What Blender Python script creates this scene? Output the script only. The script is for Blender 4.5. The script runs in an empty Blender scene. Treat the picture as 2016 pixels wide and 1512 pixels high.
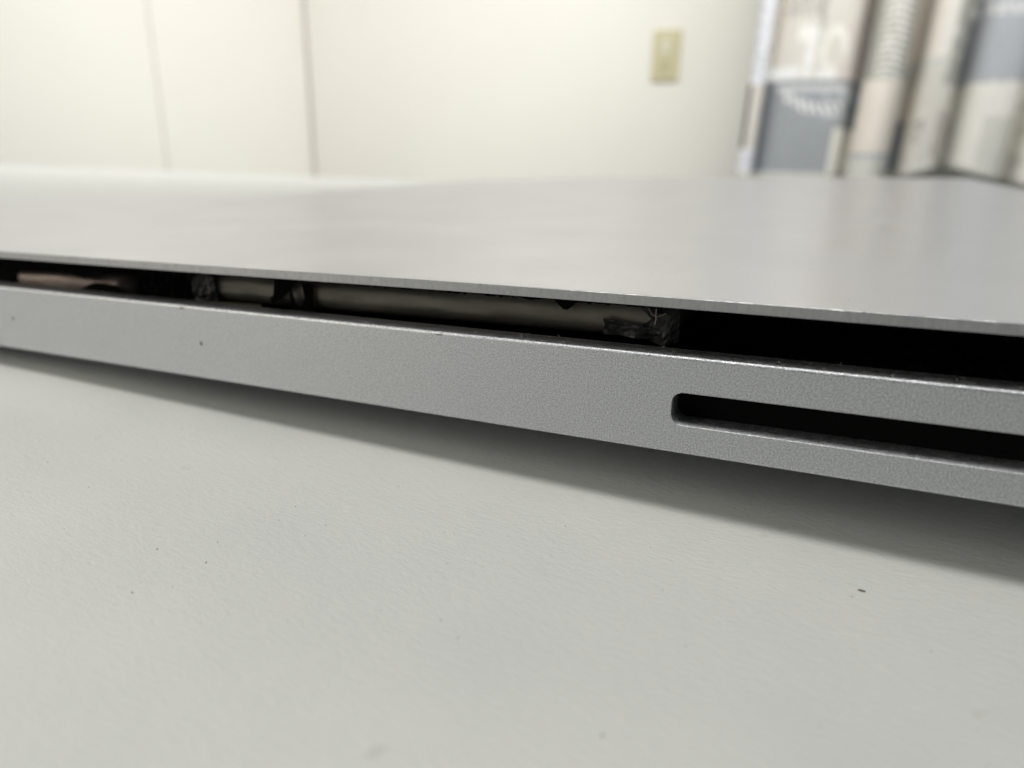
import bpy, bmesh, math, random
from mathutils import Vector, Matrix, noise
random.seed(7)
sc = bpy.context.scene
C = sc.collection

# ---------------------------------------------------------------- camera
cam_d = bpy.data.cameras.new('camera')
cam = bpy.data.objects.new('camera', cam_d); C.objects.link(cam)
R = Vector((0.90716008, 0.42035773, 0.01897258))
U = Vector((-0.14913854, 0.27903516, 0.94862905))
F = Vector((-0.39346954, 0.86338795, -0.3158211))
cam.matrix_world = Matrix(((R.x, U.x, -F.x, 0.0), (R.y, U.y, -F.y, -0.05618093),
                           (R.z, U.z, -F.z, 0.02401212), (0, 0, 0, 1)))
cam_d.sensor_width = 36.0
cam_d.lens = 25.0
cam_d.clip_start = 0.002
cam_d.clip_end = 50
cam_d.dof.use_dof = True
cam_d.dof.focus_distance = 0.061
cam_d.dof.aperture_fstop = 23.0
sc.camera = cam

# ---------------------------------------------------------------- world and lamps
w = bpy.data.worlds.new('World'); sc.world = w; w.use_nodes = True
bg = w.node_tree.nodes['Background']
bg.inputs['Color'].default_value = (0.80, 0.90, 1.0, 1)
bg.inputs['Strength'].default_value = 0.10

def area(name, loc, target, sx, sy, power, col, spread=180):
    d = bpy.data.lights.new(name, 'AREA'); d.shape = 'RECTANGLE'
    d.size = sx; d.size_y = sy; d.energy = power; d.color = col; d.spread = math.radians(spread)
    o = bpy.data.objects.new(name, d); C.objects.link(o)
    o.location = loc
    o.rotation_euler = (Vector(target) - Vector(loc)).to_track_quat('-Z', 'Y').to_euler()
    return o
# ceiling panel just in front of overhead, added fills for the far walls and the near left side
area('ceiling_light', (-0.12, -0.42, 1.75), (0, 0, 0), 1.2, 0.40, 17.8, (1.0, 0.985, 0.95))
area('wall_fill', (-0.25, 0.40, 1.35), (-0.62, 1.8, 0.15), 1.4, 0.6, 12.0, (1.0, 0.99, 0.965), 110)  # added fill to brighten the far walls, no fixture there
area('wall_fill', (0.30, 0.90, 1.20), (-1.58, 1.2, 0.15), 0.7, 0.6, 7.4, (1.0, 0.99, 0.97), 90)  # added fill to brighten the left wall
area('side_fill', (-0.36, -0.26, 0.20), (-0.05, -0.02, 0.0), 0.22, 0.22, 0.74, (1.0, 0.95, 0.86))  # added near fill, makes band and table brighter towards the left

vs = sc.view_settings
vs.view_transform = 'Standard'; vs.look = 'None'; vs.exposure = 0.0; vs.gamma = 1.0
vs.use_curve_mapping = False
sc.render.engine = 'CYCLES'
sc.cycles.use_denoising = True
sc.cycles.max_bounces = 12
sc.cycles.transmission_bounces = 10
sc.cycles.caustics_refractive = True
sc.cycles.sample_clamp_indirect = 6.0

# ---------------------------------------------------------------- helpers
def link(name, mesh, mats, parent=None, smooth=False):
    o = bpy.data.objects.new(name, mesh); C.objects.link(o)
    for m in (mats if isinstance(mats, (list, tuple)) else [mats]):
        mesh.materials.append(m)
    if smooth:
        for p in mesh.polygons: p.use_smooth = True
    if parent: o.parent = parent
    return o
def bm_obj(name, bm, mats, parent=None, smooth=False):
    bmesh.ops.recalc_face_normals(bm, faces=bm.faces)
    me = bpy.data.meshes.new(name); bm.to_mesh(me); bm.free()
    return link(name, me, mats, parent, smooth)
def tag(o, label=None, cat=None, group=None, kind=None):
    for k, v in (('label', label), ('category', cat), ('group', group), ('kind', kind)):
        if v: o[k] = v
    return o
def empty(name, loc=(0, 0, 0), rot=(0, 0, 0)):
    o = bpy.data.objects.new(name, None); C.objects.link(o)
    o.location = loc; o.rotation_euler = rot; o.empty_display_size = 0.01
    return o
def box(bm, x0, x1, y0, y1, z0, z1, bev=0.0):
    r = bmesh.ops.create_cube(bm, size=1.0, matrix=Matrix.Translation(((x0+x1)/2, (y0+y1)/2, (z0+z1)/2)) @
                          Matrix.Diagonal((x1-x0, y1-y0, z1-z0, 1)))
    if bev:
        es = list({e for v in r['verts'] for e in v.link_edges})
        bmesh.ops.bevel(bm, geom=es, offset=bev, segments=3, affect='EDGES', profile=0.5)
def lathe(bm, prof, cx, cy, n=64):
    rings = []
    for r, z in prof:
        if r < 1e-7:
            rings.append([bm.verts.new((cx, cy, z))])
        else:
            rings.append([bm.verts.new((cx + r*math.cos(2*math.pi*i/n), cy + r*math.sin(2*math.pi*i/n), z)) for i in range(n)])
    for a, b in zip(rings, rings[1:]):
        for i in range(n):
            j = (i+1) % n
            if len(a) == 1 and len(b) == 1: continue
            if len(a) == 1: bm.faces.new((a[0], b[j], b[i]))
            elif len(b) == 1: bm.faces.new((a[i], a[j], b[0]))
            else: bm.faces.new((a[i], a[j], b[j], b[i]))

# ---------------------------------------------------------------- materials
def mat(name):
    m = bpy.data.materials.new(name); m.use_nodes = True
    nt = m.node_tree; b = nt.nodes['Principled BSDF']
    return m, nt, b
def nd(nt, t, **kw):
    n = nt.nodes.new(t)
    for k, v in kw.items():
        if k in n.inputs: n.inputs[k].default_value = v
        else: setattr(n, k, v)
    return n
def simple(name, col, rough=0.5, metal=0.0, **kw):
    m, nt, b = mat(name)
    b.inputs['Base Color'].default_value = (*col, 1); b.inputs['Roughness'].default_value = rough
    b.inputs['Metallic'].default_value = metal
    for k, v in kw.items(): b.inputs[k].default_value = v
    return m
def ramp(nt, src, p0, c0, p1, c1):
    r = nt.nodes.new('ShaderNodeValToRGB')
    r.color_ramp.elements[0].position = p0; r.color_ramp.elements[0].color = (*c0, 1)
    r.color_ramp.elements[1].position = p1; r.color_ramp.elements[1].color = (*c1, 1)
    nt.links.new(src, r.inputs['Fac']); return r
def coords(nt, scale=(1, 1, 1), rot=(0, 0, 0)):
    tc = nt.nodes.new('ShaderNodeTexCoord'); mp = nt.nodes.new('ShaderNodeMapping')
    mp.inputs['Scale'].default_value = scale; mp.inputs['Rotation'].default_value = rot
    nt.links.new(tc.outputs['Object'], mp.inputs['Vector']); return mp.outputs['Vector']

def aluminium(name, c0, c1, rough, grain, bump, stretch=(1, 1, 1), metal=1.0):
    m, nt, b = mat(name)
    v = coords(nt, stretch)
    n1 = nd(nt, 'ShaderNodeTexNoise', Scale=grain, Detail=3.0, Roughness=0.65)
    n2 = nd(nt, 'ShaderNodeTexNoise', Scale=90.0, Detail=4.0, Roughness=0.6)
    vo = nd(nt, 'ShaderNodeTexVoronoi', Scale=grain*0.55)
    for n in (n1, n2, vo): nt.links.new(v, n.inputs['Vector'])
    col = ramp(nt, n1.outputs['Fac'], 0.36, c0, 0.64, c1)
    nt.links.new(col.outputs['Color'], b.inputs['Base Color'])
    b.inputs['Metallic'].default_value = metal
    # bead-blasted grain: each facet has its own gloss and slope, so some of them glint
    mr = nd(nt, 'ShaderNodeMapRange'); mr.inputs['To Min'].default_value = rough-0.10; mr.inputs['To Max'].default_value = rough+0.10
    sep = nd(nt, 'ShaderNodeSeparateColor'); nt.links.new(vo.outputs['Color'], sep.inputs['Color'])
    nt.links.new(sep.outputs['Red'], mr.inputs['Value'])
    ad = nd(nt, 'ShaderNodeMath', operation='ADD'); nt.links.new(mr.outputs['Result'], ad.inputs[0])
    m2 = nd(nt, 'ShaderNodeMapRange'); m2.inputs['To Min'].default_value = -0.05; m2.inputs['To Max'].default_value = 0.05
    nt.links.new(n2.outputs['Fac'], m2.inputs['Value']); nt.links.new(m2.outputs['Result'], ad.inputs[1])
    nt.links.new(ad.outputs['Value'], b.inputs['Roughness'])
    bp = nd(nt, 'ShaderNodeBump', Strength=bump, Distance=0.00003)
    nt.links.new(n1.outputs['Fac'], bp.inputs['Height']); nt.links.new(bp.outputs['Normal'], b.inputs['Normal'])
    return m
M_frame = aluminium('anodised_frame', (0.34, 0.348, 0.36), (0.70, 0.71, 0.725), 0.45, 8000, 1.0)
m, nt, b = mat('anodised_plate'); M_plate = m
v = coords(nt)
pn = nd(nt, 'ShaderNodeTexNoise', Scale=60.0, Detail=5.0, Roughness=0.6); nt.links.new(v, pn.inputs['Vector'])
pf = nd(nt, 'ShaderNodeTexNoise', Scale=6000.0, Detail=2.0); nt.links.new(v, pf.inputs['Vector'])
nt.links.new(ramp(nt, pf.outputs['Fac'], 0.3, (0.665, 0.675, 0.705), 0.7, (0.705, 0.715, 0.745)).outputs['Color'], b.inputs['Base Color'])
pr_ = nd(nt, 'ShaderNodeMapRange'); pr_.inputs['To Min'].default_value = 0.22; pr_.inputs['To Max'].default_value = 0.44
nt.links.new(pn.outputs['Fac'], pr_.inputs['Value']); nt.links.new(pr_.outputs['Result'], b.inputs['Roughness'])
b.inputs['Metallic'].default_value = 0.85
M_edge = aluminium('milled_edge', (0.36, 0.36, 0.365), (0.43, 0.43, 0.43), 0.42, 3000, 0.12, (1, 1, 0.4))
M_inner_shade = simple('inner_shade_black', (0.005, 0.005, 0.005), 0.9, **{'Specular IOR Level': 0.05})  # shade of the gap painted near-black on inner faces and plate underside
m, nt, b = mat('dusty_black_foam'); M_foam = m
fn = nd(nt, 'ShaderNodeTexNoise', Scale=900.0, Detail=5.0, Roughness=0.7); nt.links.new(coords(nt), fn.inputs['Vector'])
nt.links.new(ramp(nt, fn.outputs['Fac'], 0.5, (0.004, 0.004, 0.004), 0.75, (0.035, 0.034, 0.032)).outputs['Color'], b.inputs['Base Color'])
b.inputs['Roughness'].default_value = 1.0; b.inputs['Specular IOR Level'].default_value = 0.02
M_slot = simple('black_slot_plastic', (0.003, 0.003, 0.003), 1.0, **{'Specular IOR Level': 0.0})

def foil(name, c0, c1, rough):
    m, nt, b = mat(name)
    v = coords(nt, (0.25, 1, 1))
    n1 = nd(nt, 'ShaderNodeTexNoise', Scale=320.0, Detail=5.0, Roughness=0.6)
    n2 = nd(nt, 'ShaderNodeTexNoise', Scale=2500.0, Detail=2.0)
    nt.links.new(v, n1.inputs['Vector']); nt.links.new(v, n2.inputs['Vector'])
    nt.links.new(ramp(nt, n1.outputs['Fac'], 0.3, c0, 0.7, c1).outputs['Color'], b.inputs['Base Color'])
    b.inputs['Metallic'].default_value = 0.55; b.inputs['Roughness'].default_value = rough
    bp = nd(nt, 'ShaderNodeBump', Strength=0.35, Distance=0.0002)
    nt.links.new(n1.outputs['Fac'], bp.inputs['Height']); nt.links.new(bp.outputs['Normal'], b.inputs['Normal'])
    return m
M_cell = foil('pouch_foil', (0.095, 0.087, 0.07), (0.22, 0.20, 0.163), 0.5)
M_cell2 = foil('pouch_foil_copper', (0.13, 0.10, 0.085), (0.42, 0.335, 0.285), 0.45)
M_tape = simple('black_tape', (0.004, 0.004, 0.004), 1.0, **{'Specular IOR Level': 0.05})
M_film = simple('smoky_film', (0.022, 0.022, 0.021), 0.42, **{'Specular IOR Level': 0.22})
M_lint = simple('pale_lint', (0.42, 0.41, 0.40), 0.9)
M_dirt = simple('dark_grit', (0.05, 0.047, 0.04), 0.9)

# table: white laminate with a fine pressed grain, faint stains and tiny specks
m, nt, b = mat('white_laminate'); M_table = m
v = coords(nt, (1, 1, 1), (0, 0, math.radians(-20)))
v2 = coords(nt, (0.42, 1, 1), (0, 0, math.radians(-28)))
big = nd(nt, 'ShaderNodeTexNoise', Scale=38.0, Detail=4.0, Roughness=0.55); nt.links.new(v, big.inputs['Vector'])
smu = nd(nt, 'ShaderNodeTexNoise', Scale=190.0, Detail=3.0, Roughness=0.5); nt.links.new(v, smu.inputs['Vector'])
grain = nd(nt, 'ShaderNodeTexNoise', Scale=2900.0, Detail=5.0, Roughness=0.62); nt.links.new(v2, grain.inputs['Vector'])
vor = nd(nt, 'ShaderNodeTexVoronoi', Scale=210.0); nt.links.new(v, vor.inputs['Vector'])
base = ramp(nt, big.outputs['Fac'], 0.3, (0.705, 0.72, 0.69), 0.7, (0.76, 0.77, 0.735))
spot = ramp(nt, smu.outputs['Fac'], 0.70, (1, 1, 1), 0.80, (0.80, 0.79, 0.76))
mx = nd(nt, 'ShaderNodeMix', data_type='RGBA', blend_type='MULTIPLY'); mx.inputs['Factor'].default_value = 1.0
nt.links.new(base.outputs['Color'], mx.inputs['A']); nt.links.new(spot.outputs['Color'], mx.inputs['B'])
nt.links.new(mx.outputs['Result'], b.inputs['Base Color'])
gr = nd(nt, 'ShaderNodeMapRange'); gr.inputs['To Min'].default_value = 0.22; gr.inputs['To Max'].default_value = 0.55
nt.links.new(big.outputs['Fac'], gr.inputs['Value']); nt.links.new(gr.outputs['Result'], b.inputs['Roughness'])
bp = nd(nt, 'ShaderNodeBump', Strength=0.75, Distance=0.00010)
nt.links.new(grain.outputs['Fac'], bp.inputs['Height']); nt.links.new(bp.outputs['Normal'], b.inputs['Normal'])

def wallpaint(name, c0, c1):
    m, nt, b = mat(name)
    v = coords(nt)
    n1 = nd(nt, 'ShaderNodeTexNoise', Scale=3.0, Detail=5.0); nt.links.new(v, n1.inputs['Vector'])
    n2 = nd(nt, 'ShaderNodeTexNoise', Scale=400.0, Detail=3.0); nt.links.new(v, n2.inputs['Vector'])
    nt.links.new(ramp(nt, n1.outputs['Fac'], 0.3, c0, 0.7, c1).outputs['Color'], b.inputs['Base Color'])
    b.inputs['Roughness'].default_value = 0.85
    bp = nd(nt, 'ShaderNodeBump', Strength=0.2, Distance=0.001)
    nt.links.new(n2.outputs['Fac'], bp.inputs['Height']); nt.links.new(bp.outputs['Normal'], b.inputs['Normal'])
    return m
M_wall = wallpaint('wall_vinyl', (0.765, 0.745, 0.685), (0.785, 0.765, 0.705))
M_ivory = simple('aged_ivory_plastic', (0.56, 0.52, 0.33), 0.45)
M_ivory2 = simple('pale_ivory_plastic', (0.70, 0.68, 0.56), 0.4)
M_hole = simple('socket_hole', (0.03, 0.03, 0.03), 0.8)
M_seam = simple('wall_joint_filler', (0.52, 0.49, 0.44), 0.9)


# ---------------------------------------------------------------- the setting
TZ = -0.0064
bm = bmesh.new()
pts = [(-0.98, 0.475), (0.95, 0.60), (1.02, -0.62), (-0.90, -0.74)]
top = [bm.verts.new((x, y, TZ)) for x, y in pts]
ft = bm.faces.new(top)
ex = bmesh.ops.extrude_face_region(bm, geom=[ft])
for g in ex['geom']:
    if isinstance(g, bmesh.types.BMVert): g.co.z -= 0.026
bmesh.ops.bevel(bm, geom=list(bm.edges), offset=0.002, segments=3, affect='EDGES')
tag(bm_obj('tabletop', bm, M_table), kind='structure')

WY, WX = 1.85, -1.585
bm = bmesh.new(); box(bm, WX-0.1, 1.6, WY, WY+0.1, -0.75, 2.0)
wall_b = tag(bm_obj('wall_back', bm, M_wall), kind='structure')
bm = bmesh.new(); box(bm, WX-0.1, WX, 1.292, WY-0.001, -0.75, 2.0)
box(bm, WX-0.1, WX, -1.2, 1.286, -0.75, 2.0)
wall_l = tag(bm_obj('wall_left', bm, M_wall), kind='structure')
bm = bmesh.new(); box(bm, WX-0.09, WX-0.002, 1.2862, 1.2918, -0.75, 2.0)
bm_obj('joint_strip', bm, M_seam, wall_l)
bm = bmesh.new(); box(bm, WX+0.001, WX+0.006, WY-0.006, WY-0.001, -0.75, 2.0, 0.001)
bm_obj('corner_joint', bm, simple('corner_sealant', (0.42, 0.40, 0.35), 0.8), wall_b)

# ---------------------------------------------------------------- wall socket
ox, oz = -0.467, 0.246
sock = empty('wall_socket', (ox, WY, oz))
tag(sock, 'small yellowed ivory socket plate on the plain cream wall', 'wall socket')
bm = bmesh.new(); box(bm, -0.035, 0.035, -0.007, 0.0, -0.058, 0.058, 0.003); bm_obj('cover_plate', bm, M_ivory, sock)
bm = bmesh.new(); box(bm, -0.014, 0.014, -0.0095, -0.0065, -0.036, 0.036, 0.0015); ins = bm_obj('insert', bm, M_ivory, sock)
for dz in (0.020, -0.016):
    bm = bmesh.new(); box(bm, -0.0115, 0.0115, -0.0115, -0.009, dz-0.013, dz+0.013, 0.001)
    s = bm_obj('outlet', bm, M_ivory2 if dz > 0 else M_ivory, sock)
    for dx in (-0.0055, 0.0055):
        bm = bmesh.new(); box(bm, dx-0.001, dx+0.001, -0.0117, -0.0105, dz-0.004, dz+0.005); bm_obj('slot', bm, M_hole, s)
for dz in (0.047, -0.047):
    bm = bmesh.new(); bmesh.ops.create_cone(bm, cap_ends=True, segments=16, radius1=0.003, radius2=0.0025, depth=0.002,
        matrix=Matrix.Translation((0, -0.0075, dz)) @ Matrix.Rotation(math.pi/2, 4, 'X')); bm_obj('screw', bm, M_ivory2, sock)

# ---------------------------------------------------------------- laptop (local frame: x along the side, y into the machine, z up)
TAU = 0.03166554
lap = empty('laptop', (0, 0, 0), (0, -TAU, 0))
tag(lap, 'grey aluminium laptop on the white table, cover plate lifted by swollen battery cells', 'laptop')
mm = 0.001
X0, X1, Y0, Y1, RC = -200.0, 48.0, 0.0, 340.0, 10.0
HB, GAP, PT = 8.5, 3.781, 0.856
XS = [X0+RC, -120.0, -60.0, -14.0, 20.0, X1-RC]   # stations on the visible long side
def outline(d, stations=XS, nc=8):
    r = max(RC-d, 0.3); o = RC - r
    pts = []
    def corner(cx, cy, a0):
        for i in range(nc+1):
            a = a0 + (math.pi/2)*i/nc
            pts.append((cx + r*math.cos(a), cy + r*math.sin(a)))
    for x in stations[1:-1]: pts.append((x, Y0 + d))
    dd = d + r
    corner(X1-dd, Y0+dd, -math.pi/2); corner(X1-dd, Y1-dd, 0); corner(X0+dd, Y1-dd, math.pi/2); corner(X0+dd, Y0+dd, math.pi)
    return pts
# side frame: swept wall with a rounded top edge, card opening cut through the visible side
WT = 2.6
prof = []
for i in range(5):
    a = math.radians(22.5*i); prof.append((0.28-0.28*math.sin(a), 0.28-0.28*math.cos(a)))
for i in range(6):
    a = math.radians(18*i); prof.append((0.32-0.32*math.cos(a), HB-0.32+0.32*math.sin(a)))
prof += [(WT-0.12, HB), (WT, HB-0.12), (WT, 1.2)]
bm = bmesh.new(); rings = []
for d, z in prof: rings.append([bm.verts.new((x*mm, y*mm, z*mm)) for x, y in outline(d)])
n = len(rings[0]); hole_faces = []
for k in range(len(prof)-1):
    for i in range(n):
        j = (i+1) % n
        if k == 4 and i == 2:      # outer face between x = -14 and x = 20, replaced by the pierced face
            corners = (rings[k][i], rings[k][j], rings[k+1][j], rings[k+1][i]); continue
        f = bm.faces.new((rings[k][i], rings[k][j], rings[k+1][j], rings[k+1][i]))
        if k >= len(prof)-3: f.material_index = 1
        f.smooth = k in (0, 1, 2, 3, 5, 6, 7, 8, 9)
bot = bm.faces.new(list(reversed(rings[0])))
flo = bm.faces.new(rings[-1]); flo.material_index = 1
# pierced face
SX0, SX1, SZ0, SZ1, SR = -10.85, 15.4, 2.58, 5.42, 0.95
def rrect(x0, x1, z0, z1, r, nc=8):
    p = []
    for cx, cz, a0 in ((x1-r, z0+r, -90), (x1-r, z1-r, 0), (x0+r, z1-r, 90), (x0+r, z0+r, 180)):
        for i in range(nc+1):
            a = math.radians(a0 + 90*i/nc); p.append((cx+r*math.cos(a), cz+r*math.sin(a)))
    return p
lip = 0.05
lo = [bm.verts.new((x*mm, Y0*mm, z*mm)) for x, z in rrect(SX0-lip, SX1+lip, SZ0-lip, SZ1+lip, SR+lip)]
li = [bm.verts.new((x*mm, (Y0+lip)*mm, z*mm)) for x, z in rrect(SX0, SX1, SZ0, SZ1, SR)]
lb = [bm.verts.new((x*mm, (Y0+WT-0.05)*mm, z*mm)) for x, z in rrect(SX0, SX1, SZ0, SZ1, SR)]
es = []
def edge(a, b): 
    e = bm.edges.get((a, b)) or bm.edges.new((a, b)); es.append(e)
for i in range(4): edge(corners[i], corners[(i+1) % 4])
for i in range(len(lo)): edge(lo[i], lo[(i+1) % len(lo)])
bmesh.ops.triangle_fill(bm, use_beauty=True, use_dissolve=False, edges=es)
for a, b2 in ((lo, li), (li, lb)):
    for i in range(len(a)):
        j = (i+1) % len(a); f = bm.faces.new((a[i], a[j], b2[j], b2[i])); f.smooth = True
frame = bm_obj('side_frame', bm, [M_frame, M_inner_shade], lap)
# dark card bay behind the opening
bm = bmesh.new()
a = [bm.verts.new((x*mm, (WT-0.03)*mm, z*mm)) for x, z in rrect(SX0-0.02, SX1+0.02, SZ0-0.02, SZ1+0.02, SR)]
c = [bm.verts.new((x*mm, 20*mm, z*mm)) for x, z in rrect(SX0-0.02, SX1+0.02, SZ0-0.02, SZ1+0.02, SR)]
for i in range(len(a)):
    j = (i+1) % len(a); bm.faces.new((a[i], a[j], c[j], c[i]))
bm.faces.new(c)
bm_obj('card_slot', bm, M_slot, lap)

# lifted cover plate with a gentle swell
def sstep(a, b, x):
    t = min(max((x-a)/(b-a), 0.0), 1.0); return t*t*(3-2*t)
def swell(x, y):
    s = sstep(-95, -200, x)
    front = 2.0*(1-sstep(45, 150, y)) - 1.55*sstep(70, 165, y)
    z = s*front
    z += 0.16*math.exp(-((x+25)/30)**2)*math.exp(-(y/60)**2)
    z += 0.5*math.sin(math.pi*min(max((x-X0)/(X1-X0), 0), 1))*math.sin(math.pi*min(max(y/Y1, 0), 1))
    return z
xs = [X0, X0+1, X0+2.5, X0+4.5, X0+7, X0+RC]
x = X0+RC
while x < -112: x += 6; xs.append(x)
while x < 34: x += 0.55; xs.append(x)
xs += [X1-RC, X1-7, X1-4.5, X1-2.5, X1-1, X1]
ys = [0, 0.25, 1, 2.5, 4.5, 7, RC]
y = RC
while y < Y1-RC-8: y += 8; ys.append(y)
ys += [Y1-RC, Y1-7, Y1-4.5, Y1-2.5, Y1-1, Y1]
def rnd(x, y):
    cx = min(max(x, X0+RC), X1-RC); cy = min(max(y, Y0+RC), Y1-RC)
    dx, dy = x-cx, y-cy
    if abs(dx) > 1e-6 and abs(dy) > 1e-6:
        s = max(abs(dx), abs(dy))/math.hypot(dx, dy)
        return cx+dx*s, cy+dy*s
    return x, y
nx, ny = len(xs), len(ys)
ZP = HB+GAP
def inset(x, y, e):
    cx, cy = (X0+X1)/2, (Y0+Y1)/2
    return cx+(x-cx)*(1-2*e/(X1-X0)), cy+(y-cy)*(1-2*e/(Y1-Y0))
bm = bmesh.new()
def grid(z, e):
    g = []
    for yy in ys:
        row = []
        for xx in xs:
            px, py = inset(*rnd(xx, yy), e)
            row.append(bm.verts.new((px*mm, py*mm, (z+swell(px, py))*mm)))
        g.append(row)
    return g
e0 = 0.03
gt = grid(ZP+PT, e0); gb = grid(ZP, e0)
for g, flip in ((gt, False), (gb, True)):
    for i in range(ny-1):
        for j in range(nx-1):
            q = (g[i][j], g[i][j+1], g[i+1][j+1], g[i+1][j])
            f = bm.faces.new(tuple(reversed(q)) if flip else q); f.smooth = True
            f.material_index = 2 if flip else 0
def ring(g):
    return g[0][:] + [g[i][-1] for i in range(1, ny)] + g[-1][-2::-1] + [g[i][0] for i in range(ny-2, 0, -1)]
bidx = [(xs[j], ys[0]) for j in range(nx)] + [(xs[-1], ys[i]) for i in range(1, ny)] + [(xs[j], ys[-1]) for j in range(nx-2, -1, -1)] + [(xs[0], ys[i]) for i in range(ny-2, 0, -1)]
def wring(z, seed, amp):
    out = []
    for xx, yy in bidx:
        px, py = rnd(xx, yy)
        nz = amp*noise.noise((px*1.3, seed, 0.0)) + amp*1.6*max(0.0, noise.noise((px*2.9, seed+5, 3.0))-0.35)
        out.append(bm.verts.new((px*mm, (py+0.5*nz)*mm, (z+swell(px, py)+nz)*mm)))
    return out
rt, rb = ring(gt), ring(gb)
m1 = wring(ZP+PT-e0, 1.0, 0.009); m2 = wring(ZP+e0, 9.0, 0.006)
L = len(rt)
for a, b2 in ((rt, m1), (m1, m2), (m2, rb)):
    for i in range(L):
        j = (i+1) % L
        f = bm.faces.new((a[i], b2[i], b2[j], a[j])); f.material_index = 1
plate = bm_obj('cover_plate', bm, [M_plate, M_edge, M_inner_shade], lap)

# battery pouches: swollen rounded bars pressed up against the plate
def pouch(name, x0, x1, yf, zc, hh, m, rows=26, seed=0.0, sag=0.0):
    bm = bmesh.new(); sec = []
    nxp = max(8, int((x1-x0)/0.9))
    for i in range(nxp+1):
        t = i/nxp; x = x0 + (x1-x0)*t
        end = min(1.0, min(t, 1-t)*(x1-x0)/1.6)
        k = math.sqrt(max(0.0, 1-(1-end)**2)) * 0.55 + 0.45
        row = []
        for j in range(rows):
            a = math.pi*(0.5 + j/(rows-1))       # from top, round the front, to the bottom
            wz = math.copysign(abs(math.sin(a))**0.75, math.sin(a))
            wy = -abs(math.cos(a))**0.9
            nz = 0.16*noise.noise((x*0.22, j*0.14, seed)) + 0.05*noise.noise((x*0.9, j*0.5, seed+4))
            row.append(bm.verts.new((x*mm, (yf + 2.6 + (wy*2.6+nz)*k + (1-k)*1.2)*mm, (zc + sag*(t-0.5) + wz*hh*k)*mm)))
        row.append(bm.verts.new((x*mm, 70*mm, (zc-hh*k)*mm))); row.append(bm.verts.new((x*mm, 70*mm, (zc+hh*k)*mm)))
        sec.append(row)
    for a, b2 in zip(sec, sec[1:]):
        for j in range(len(a)):
            q = (j+1) % len(a); f = bm.faces.new((a[j], b2[j], b2[q], a[q])); f.smooth = j < rows-1
    bm.faces.new(sec[0]); bm.faces.new(list(reversed(sec[-1])))
    return bm_obj(name, bm, m, lap)
tag(pouch('battery_cell', -68.5, -11.9, 4.3, 10.05, 2.0, M_cell, seed=2.0, sag=0.5), 'dull grey swollen battery pouch with torn black tape')
tag(pouch('battery_cell', -104.5, -82.0, 4.4, 8.1, 2.15, M_cell2, seed=11.0), 'pinkish swollen battery pouch')
bm = bmesh.new(); box(bm, -0.081, -0.0692, 0.0062, 0.03, 0.0013, 0.0118, 0.0006); bm_obj('foam_block', bm, M_foam, lap)
bm = bmesh.new(); box(bm, -0.0112, 0.040, 0.0135, 0.06, 0.0013, 0.0116, 0.0008); bm_obj('foam_block', bm, M_foam, lap)

# torn black tape and smoky film clinging to the pouch
def shard(name, pts, y, m, th=0.06, curl=0.25, seed=0.0):
    bm = bmesh.new(); fr, bk = [], []
    for i, (x, z) in enumerate(pts):
        yy = y + curl*noise.noise((x*0.8, z*0.8, seed))
        fr.append(bm.verts.new((x*mm, yy*mm, z*mm))); bk.append(bm.verts.new((x*mm, (yy+th)*mm, z*mm)))
    bm.faces.new(fr); bm.faces.new(list(reversed(bk)))
    for i in range(len(fr)):
        j = (i+1) % len(fr); bm.faces.new((fr[i], bk[i], bk[j], fr[j]))
    bmesh.ops.triangulate(bm, faces=[f for f in bm.faces if len(f.verts) > 4])
    return bm_obj(name, bm, m, lap)
shard('torn_tape', [(-55.9, 11.6), (-52.7, 11.6), (-53.6, 10.7), (-54.3, 10.1), (-55.2, 9.5), (-56.3, 8.8), (-56.8, 8.75), (-57.1, 9.3), (-56.2, 9.8), (-55.1, 10.25), (-55.6, 10.6)], 3.7, M_tape)
shard('torn_tape', [(-52.2, 11.6), (-51.9, 10.9), (-51.75, 10.2), (-52.0, 9.3), (-52.5, 8.8), (-53.5, 8.55), (-54.2, 8.3), (-53.0, 7.6), (-50.8, 7.6), (-51.2, 8.3), (-51.25, 9.2), (-50.95, 9.9), (-51.2, 10.3), (-50.75, 10.9), (-50.9, 11.3), (-51.4, 10.7), (-51.6, 11.3)], 3.7, M_tape, seed=3)
shard('torn_tape', [(-53.9, 10.4), (-53.6, 10.4), (-53.75, 9.6), (-53.5, 8.9), (-53.0, 8.4), (-53.3, 8.3), (-53.9, 9.1), (-54.05, 9.7)], 3.65, M_tape, seed=4)
shard('torn_tape', [(-23.0, 11.9), (-20.6, 11.9), (-20.9, 11.35), (-21.3, 11.0), (-21.6, 10.75), (-22.0, 10.78), (-22.3, 11.1), (-22.7, 11.4)], 3.75, M_tape, seed=5)
shard('torn_tape', [(-68.6, 8.2), (-58.5, 8.45), (-58.3, 7.4), (-68.6, 7.0)], 3.9, simple('olive_residue', (0.05, 0.047, 0.02), 0.7), seed=6)
shard('torn_tape', [(-95.0, 6.6), (-91.5, 7.5), (-88.6, 8.5), (-86.6, 9.2), (-84.5, 9.25), (-82.0, 9.1), (-81.5, 6.4)], 3.8, M_tape, seed=8)
shard('torn_tape', [(-108.0, 11.8), (-107.0, 9.6), (-104.0, 9.9), (-100.5, 10.1), (-97.0, 10.5), (-93.0, 10.25), (-90.0, 10.0), (-87.6, 9.6), (-86.9, 10.4), (-84.5, 10.6), (-83.0, 11.8)], 3.75, M_tape, seed=9)
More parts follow.
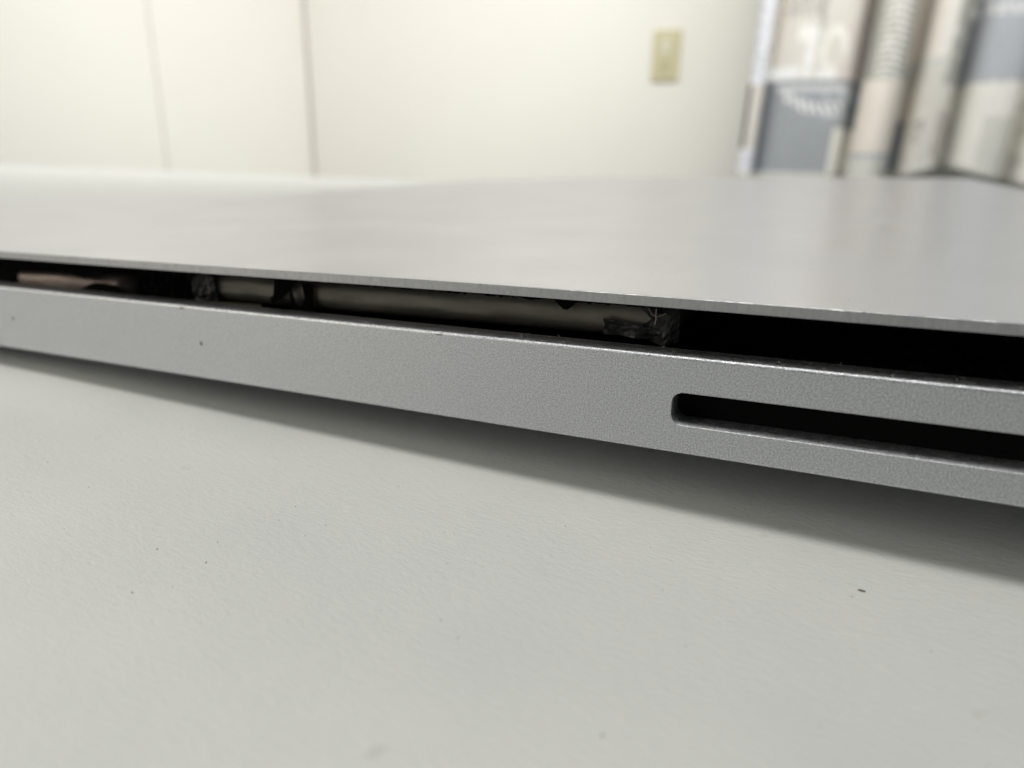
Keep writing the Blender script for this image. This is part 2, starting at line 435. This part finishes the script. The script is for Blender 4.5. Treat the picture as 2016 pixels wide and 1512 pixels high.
# ragged black strip hanging under the lifted plate
rag = [(-82.0, 12.6)]
x = -82.0
while x < -11.5:
    rag.append((x, 11.62 + 0.16*noise.noise((x*0.5, 0.0, 0.0)) + 0.22*noise.noise((x*2.3, 4.0, 0.0)))); x += 0.35
rag.append((-11.5, 12.6))
bm = bmesh.new()
for p_, q_ in zip(rag[1:-2], rag[2:-1]):
    y_ = 3.4
    vv = [bm.verts.new((a_*mm, b_*mm, c_*mm)) for a_, b_, c_ in ((p_[0], y_, p_[1]), (q_[0], y_, q_[1]), (q_[0], y_, 12.2), (p_[0], y_, 12.2))]
    bm.faces.new(vv)
bmesh.ops.remove_doubles(bm, verts=bm.verts, dist=1e-7)
o = bm_obj('ragged_strip', bm, M_tape, lap); md = o.modifiers.new('thickness', 'SOLIDIFY'); md.thickness = 0.00006
# crumpled film sleeve round the end of the near pouch
def film(name, x0, x1, zl, zh, y, seed, nxf=16, nzf=9, notch=None):
    bm = bmesh.new(); g = []
    for i in range(nxf+1):
        row = []
        for j in range(nzf+1):
            x = x0+(x1-x0)*i/nxf; u = j/nzf
            z0, z1 = zl(x), zh(x); z = z0+(z1-z0)*u
            yy = y(x) + 0.55*noise.noise((x*0.7, z*0.9, seed)) + 0.25*noise.noise((x*2.1, z*2.3, seed+2))
            row.append(bm.verts.new((x*mm, yy*mm, z*mm)))
        g.append(row)
    for i in range(nxf):
        for j in range(nzf): bm.faces.new((g[i][j], g[i+1][j], g[i+1][j+1], g[i][j+1]))
    o = bm_obj(name, bm, M_film, lap)
    md = o.modifiers.new('thickness', 'SOLIDIFY'); md.thickness = 0.00005
    return o
film('adhesive_film', -18.1, -12.2, lambda x: 8.85-0.03*(x+18), lambda x: 10.3-0.13*(x+18), lambda x: 3.7, 1.0)
film('adhesive_film', -14.9, -11.4, lambda x: 8.3+0.25*abs(x+12.9)**1.6, lambda x: 11.9, lambda x: 3.6+0.20*(x+12.5)**2, 6.0)
film('adhesive_film', -68.9, -65.2, lambda x: 8.2+0.5*noise.noise((x*1.5, 0, 0)), lambda x: 11.7-0.35*abs(x+66.5), lambda x: 3.9, 13.0)
# bright creases in the film
def fibre(bm, pts, r):
    prev = None
    for i in range(len(pts)-1):
        a, b2 = Vector(pts[i])*mm, Vector(pts[i+1])*mm
        d = b2-a
        bmesh.ops.create_cone(bm, cap_ends=True, segments=5, radius1=r*mm, radius2=r*mm, depth=d.length*1.1,
            matrix=Matrix.Translation((a+b2)/2) @ d.to_track_quat('Z', 'Y').to_matrix().to_4x4())
M_wire = simple('dull_copper', (0.32, 0.25, 0.21), 0.5)
for pts_, rr in (([(-13.9, 3.0, 11.6), (-13.6, 2.9, 11.15), (-13.2, 2.9, 10.95), (-12.8, 2.9, 11.1), (-12.4, 3.0, 11.3)], 0.03),
                 ([(-13.25, 2.85, 11.6), (-13.2, 2.85, 10.9), (-13.3, 2.9, 10.3)], 0.045),
                 ([(-65.9, 3.3, 11.1), (-65.6, 3.25, 10.2), (-65.7, 3.3, 9.4)], 0.06)):
    bm = bmesh.new(); fibre(bm, pts_, rr); bm_obj('crease_wire', bm, M_wire, lap)
# lint and dust along both lips of the gap
bm = bmesh.new()
for k in range(70):
    top_side = random.random() < 0.55
    x = random.uniform(-40, 16) if random.random() < 0.7 else random.uniform(-100, -40)
    yy = random.uniform(0.5, 2.4)
    z = (ZP-0.02-random.random()*0.1) + swell(x, yy) if top_side else HB+0.02
    p = [(x, yy, z)]
    for s in range(2):
        q = p[-1]; p.append((q[0]+random.uniform(-0.18, 0.18), q[1]+random.uniform(-0.1, 0.1), q[2]+(-1 if top_side else 1)*random.uniform(0.0, 0.10)))
    fibre(bm, p, random.uniform(0.008, 0.022))
tag(bm_obj('lint', bm, M_lint, lap), kind='stuff')
# grit stuck to the side
def grit(parent, loc, sx, sy, sz, seed, name='grit_speck'):
    bm = bmesh.new(); bmesh.ops.create_icosphere(bm, subdivisions=2, radius=1.0)
    for v_ in bm.verts:
        v_.co *= 1+0.35*noise.noise(v_.co*1.7+Vector((seed, 0, 0)))
        v_.co = Vector((v_.co.x*sx, v_.co.y*sy, v_.co.z*sz))*mm + Vector(loc)*mm
    return bm_obj(name, bm, M_dirt, parent)
grit(lap, (-64.4, -0.01, 4.25), 0.15, 0.06, 0.24, 1)
grit(lap, (-98.6, -0.01, 4.3), 0.10, 0.05, 0.26, 2)
grit(lap, (-33.0, 0.03, 8.2), 0.55, 0.06, 0.05, 3)
grit(lap, (-66.6, 0.03, 8.15), 0.6, 0.05, 0.10, 4)
# scuffs along the two lips
M_scuff = simple('scuffed_metal', (0.16, 0.16, 0.165), 0.5, 0.6)
bm = bmesh.new()
for k in range(46):
    x = random.uniform(-98, 14)
    if k % 2: z, yy = HB-0.10-0.12*random.random(), 0.05
    else: z, yy = ZP+PT+swell(x, 0)-0.03-0.06*random.random(), 0.0
    r = bmesh.ops.create_icosphere(bm, subdivisions=1, radius=1.0)
    sx, sz = random.uniform(0.05, 0.28), random.uniform(0.015, 0.045)
    for v_ in r['verts']: v_.co = (Vector((v_.co.x*sx, v_.co.y*0.02, v_.co.z*sz))+Vector((x, yy, z)))*mm
tag(bm_obj('scuffs', bm, M_scuff, lap), kind='stuff')
# specks of dust on the plate
bm = bmesh.new()
for k in range(60):
    x, yy = random.uniform(-60, 20), random.uniform(1, 70)
    r = bmesh.ops.create_icosphere(bm, subdivisions=1, radius=1.0); a_ = random.uniform(0.02, 0.05)
    for v_ in r['verts']: v_.co = (Vector((v_.co.x*a_*random.choice((1, 1.8)), v_.co.y*a_, v_.co.z*0.02))+Vector((x, yy, ZP+PT+swell(x, yy))))*mm
tag(bm_obj('dust', bm, simple('grey_dust', (0.22, 0.22, 0.21), 0.9), lap), kind='stuff')
# recessed underside panel, unseen pads added to prop the raised side
bm = bmesh.new(); box(bm, -0.19, 0.03, 0.02, 0.325, -0.0009, -0.00005, 0.0003); bm_obj('inner_panel', bm, M_inner_shade, lap)
for px in (-180.0, 25.0):
    for py in (30.0, 312.0):
        gap = (TZ/mm - px*math.sin(TAU))/math.cos(TAU)
        if gap > -1.0: continue
        bm = bmesh.new(); bmesh.ops.create_cone(bm, cap_ends=True, segments=24, radius1=4*mm, radius2=4.5*mm, depth=(-gap-0.85)*mm,
            matrix=Matrix.Translation((px*mm, py*mm, (gap-0.85)/2*mm)))
        bm_obj('support_pad', bm, M_foam, lap)

# ---------------------------------------------------------------- crumbs on the table
bm = bmesh.new()
for k in range(80):
    x = random.uniform(-70, 14); yy = random.uniform(-34, -3)
    s = random.choice((0.022, 0.025, 0.03, 0.035, 0.05))
    r = bmesh.ops.create_icosphere(bm, subdivisions=1, radius=1.0)
    el = random.choice((1, 1, 1.5, 3)); an = random.uniform(0, 3.14)
    for v_ in r['verts']:
        c_ = Vector((v_.co.x*el, v_.co.y, v_.co.z*0.5))*s
        c_ = Matrix.Rotation(an, 3, 'Z') @ c_
        v_.co = (c_ + Vector((x, yy, 0)))*mm + Vector((0, 0, TZ))
tag(bm_obj('crumbs', bm, M_dirt), 'fine dark crumbs scattered on the white table', 'crumbs', kind='stuff')
bm = bmesh.new(); r = bmesh.ops.create_icosphere(bm, subdivisions=2, radius=1.0)
for v_ in r['verts']: v_.co = (Vector((v_.co.x*0.28, v_.co.y*0.08, v_.co.z*0.06)) + Vector((5.0, -4.6, 0.05)))*mm + Vector((0, 0, TZ))
tag(bm_obj('crumb', bm, simple('brown_crumb', (0.07, 0.05, 0.02), 0.8)), 'single long brown crumb lying beside the shadow of the laptop', 'crumb')

# ---------------------------------------------------------------- printed curtain hanging by the wall
def cloth(name, col, rough=0.9):
    m, nt, b = mat(name)
    v = coords(nt)
    n1 = nd(nt, 'ShaderNodeTexNoise', Scale=140.0, Detail=4.0); nt.links.new(v, n1.inputs['Vector'])
    nt.links.new(ramp(nt, n1.outputs['Fac'], 0.3, tuple(c*0.92 for c in col), 0.7, tuple(min(1, c*1.06) for c in col)).outputs['Color'], b.inputs['Base Color'])
    b.inputs['Roughness'].default_value = rough
    return m
PAL = [('cream', (0.86, 0.84, 0.775)), ('paper_beige', (0.70, 0.67, 0.61)), ('rose_beige', (0.69, 0.635, 0.59)),
       ('slate_blue', (0.345, 0.37, 0.385)), ('dark_slate_shade', (0.27, 0.29, 0.305)), ('white', (0.86, 0.86, 0.85)),
       ('ice_blue', (0.78, 0.79, 0.83)), ('brown_red', (0.05, 0.020, 0.017)), ('pale_slate', (0.49, 0.515, 0.545)),
       ('olive_grey', (0.43, 0.43, 0.385)), ('warm_cream', (0.86, 0.80, 0.71)), ('light_grey', (0.70, 0.70, 0.64)), ('ink', (0.33, 0.31, 0.28))]
PI_ = {n_: i for i, (n_, c_) in enumerate(PAL)}
cur = empty('curtain', (0.0, 1.5, -0.03))
tag(cur, 'pale pleated curtain with patchwork print of grey squares and white lettering', 'curtain')
path = [(-0.190, 0.035), (-0.212, 0.0), (-0.203, -0.022), (-0.186, -0.018), (-0.178, 0.03), (-0.168, 0.012), (-0.13, -0.008), (-0.08, -0.006),
        (-0.034, 0.010), (-0.0225, 0.095), (-0.014, 0.085), (-0.011, 0.0), (0.004, -0.034), (0.024, -0.044), (0.044, -0.034), (0.055, 0.0),
        (0.0585, 0.09), (0.068, 0.08), (0.085, 0.012), (0.115, 0.002), (0.138, 0.018), (0.147, 0.085), (0.154, 0.07), (0.166, 0.0),
        (0.200, -0.022), (0.235, -0.012), (0.2475, 0.05), (0.256, 0.045), (0.262, -0.02), (0.285, -0.04), (0.33, -0.03), (0.37, 0.02), (0.39, 0.08),
        (0.41, 0.02), (0.46, -0.03), (0.52, -0.02), (0.56, 0.05)]
def cr(p, q, r_, s_, t):
    return 0.5*((2*q)+(-p+r_)*t+(2*p-5*q+4*r_-s_)*t*t+(-p+3*q-3*r_+s_)*t**3)
plan = []
for i in range(len(path)-1):
    p = path[max(i-1, 0)]; q = path[i]; r_ = path[i+1]; s_ = path[min(i+2, len(path)-1)]
    n_ = max(3, int(math.hypot(r_[0]-q[0], r_[1]-q[1])/0.0032))
    for k in range(n_):
        plan.append((cr(p[0], q[0], r_[0], s_[0], k/n_), cr(p[1], q[1], r_[1], s_[1], k/n_)))
def hem_z(x):
    if x > 0.15: return 0.008 - (x-0.15)*0.232 if x < 0.30 else -0.0268
    return 0.008 - 0.30*(0.15-x) if x > 0.05 else -0.022
zs = [k/95 for k in range(96)]
ZT = 0.36
def colour(x, z):
    w1 = noise.noise((x*140, z*140, 0.0)); w2 = noise.noise((x*60, z*60, 5.0))
    if x < -0.183:
        if 0.030 < z < 0.145: return 'brown_red' if x < -0.2020 else 'paper_beige'
        return 'ice_blue' if w1 > -0.25 else 'pale_slate'
    if x < -0.0125:
        top = 0.156
        if z > top:
            if z < 0.178 and x < -0.125: return 'white' if w1 > -0.45 else 'paper_beige'
            if abs(x+0.112) < 0.007 and z < 0.246: return 'white'
            if abs(x+0.126) < 0.010 and 0.225 < z < 0.246: return 'cream'
            d_ = math.hypot((x+0.070)/0.022, (z-0.205)/0.042)
            if 0.62 < d_ < 1.0 and not (x > -0.062 and z < 0.20): return 'cream'
            if z < 0.172 and -0.092 < x < -0.058: return 'white'
            if 0.262 < z < 0.30 and -0.165 < x < -0.10 and math.sin(x*700+w2*3) > 0.35: return 'ink'
            if z > 0.24 and abs(x+0.098) < 0.006 and math.sin(z*900) > -0.2: return 'ink'
            if x > -0.055: return 'rose_beige' if w2 > -0.1 else 'paper_beige'
            return 'paper_beige'
        if x < -0.158: return 'dark_slate_shade'  # fold shade painted into the patch as a darker strip
        if x > -0.048 and z < 0.072: return 'cream'
        if z > 0.148: return 'dark_slate_shade'
        if 0.136 < z < 0.147: return 'white' if math.sin(x*900+w1) > 0.0 and w2 > -0.4 else 'slate_blue'
        u = (x+0.150)/0.105
        zc = 0.122 - 0.030*u + 0.012*(2*u-1)**2
        if 0 < u < 1.05 and abs(z-zc) < 0.0105: return 'white' if math.sin(x*430+(z-zc)*250+w1*1.2) > 0.0 else 'slate_blue'
        if x > -0.075: return 'pale_slate' if z > 0.085 and w2 > 0 else 'slate_blue'
        return 'slate_blue'
    if x < 0.0575:
        if z > 0.150:
            v_ = math.sin((z*1.0 + 0.25*abs(x-0.02))*560 + w2*0.8)
            return 'cream' if v_ > 0.05 and abs(x-0.026) < 0.024 else 'olive_grey'
        if z < 0.028: return 'light_grey' if z < 0.018 else 'pale_slate'
        return 'warm_cream'
    if x < 0.147:
        if x > 0.118 and z > 0.145: return 'olive_grey' if w2 > -0.3 else 'light_grey'
        if z > 0.19: return 'warm_cream' if x < 0.1 else 'cream'
        if 0.178 < z <= 0.19: return 'light_grey'
        if x < 0.076 and z < 0.085: return 'slate_blue'
        if 0.088 < x < 0.102 and 0.045 < z < 0.085 and w1 > 0.05: return 'ink'
        if x > 0.122 and 0.02 < z < 0.10: return 'rose_beige' if math.sin(z*900) > -0.3 else 'ink'
        return 'paper_beige'
    if x < 0.249:
        if z > 0.146:
            zc = 0.262 - 0.10*(x-0.165) + 1.6*(x-0.2)**2
            if abs(z-zc) < 0.010: return 'white' if math.sin(x*430+w1*1.5) > -0.1 else 'pale_slate'
            if z > 0.283: return 'white' if w2 > 0.05 else 'pale_slate'
            return 'pale_slate'
        if 0.192 < x < 0.236 and z < 0.09: return 'light_grey'
        if x < 0.160 and math.sin(z*800) > 0.4: return 'light_grey'
        return 'cream'
    return 'cream' if w2 > -0.2 else 'light_grey'
verts, faces, fm = [], [], []
NZ = len(zs)
rows_z = zs + [1.15, 1.6, 2.4, 3.4, 4.6]
for (x, y) in plan:
    hz = hem_z(x)
    for t in rows_z:
        z = hz + (ZT-hz)*t
        lean = 0.035*(z-0.15)                  # the pleats lean a little
        amp = 1.0 + 0.15*math.sin(z*9+x*6)
        verts.append((x+lean, y*amp, z+0.03))
NR = len(rows_z)
for i in range(len(plan)-1):
    xm = (plan[i][0]+plan[i+1][0])/2; hz = hem_z(xm)
    for k in range(NR-1):
        faces.append((i*NR+k, (i+1)*NR+k, (i+1)*NR+k+1, i*NR+k+1))
        zm = hz+(ZT-hz)*(rows_z[k]+rows_z[k+1])/2
        fm.append(PI_[colour(xm, zm)])
me = bpy.data.meshes.new('cloth'); me.from_pydata(verts, [], faces); me.update()
cl = link('cloth', me, [cloth('print_'+n_, c_) for n_, c_ in PAL], cur, smooth=True)
me.polygons.foreach_set('material_index', fm)
md = cl.modifiers.new('thickness', 'SOLIDIFY'); md.thickness = 0.0008
# stitched hem
hv, hf = [], []
for (x, y) in plan:
    hz = hem_z(x)
    for dy, dz in ((-0.0016, -0.001), (-0.0016, 0.009), (0.0016, 0.009), (0.0016, -0.001)):
        hv.append((x+0.035*(hz-0.15), y*(1.0+0.15*math.sin(hz*9+x*6))+dy, hz+dz+0.03))
for i in range(len(plan)-1):
    for j in range(4):
        q = (j+1) % 4; hf.append((i*4+j, (i+1)*4+j, (i+1)*4+q, i*4+q))
me = bpy.data.meshes.new('hem'); me.from_pydata(hv, [], hf); me.update()
link('hem', me, cloth('hem_cloth', (0.66, 0.66, 0.61)), cur)
bm = bmesh.new(); box(bm, -0.32, 0.66, -0.02, 0.05, 1.67, 1.70, 0.004); bm_obj('rail', bm, simple('white_rail', (0.8, 0.8, 0.78), 0.4), cur)
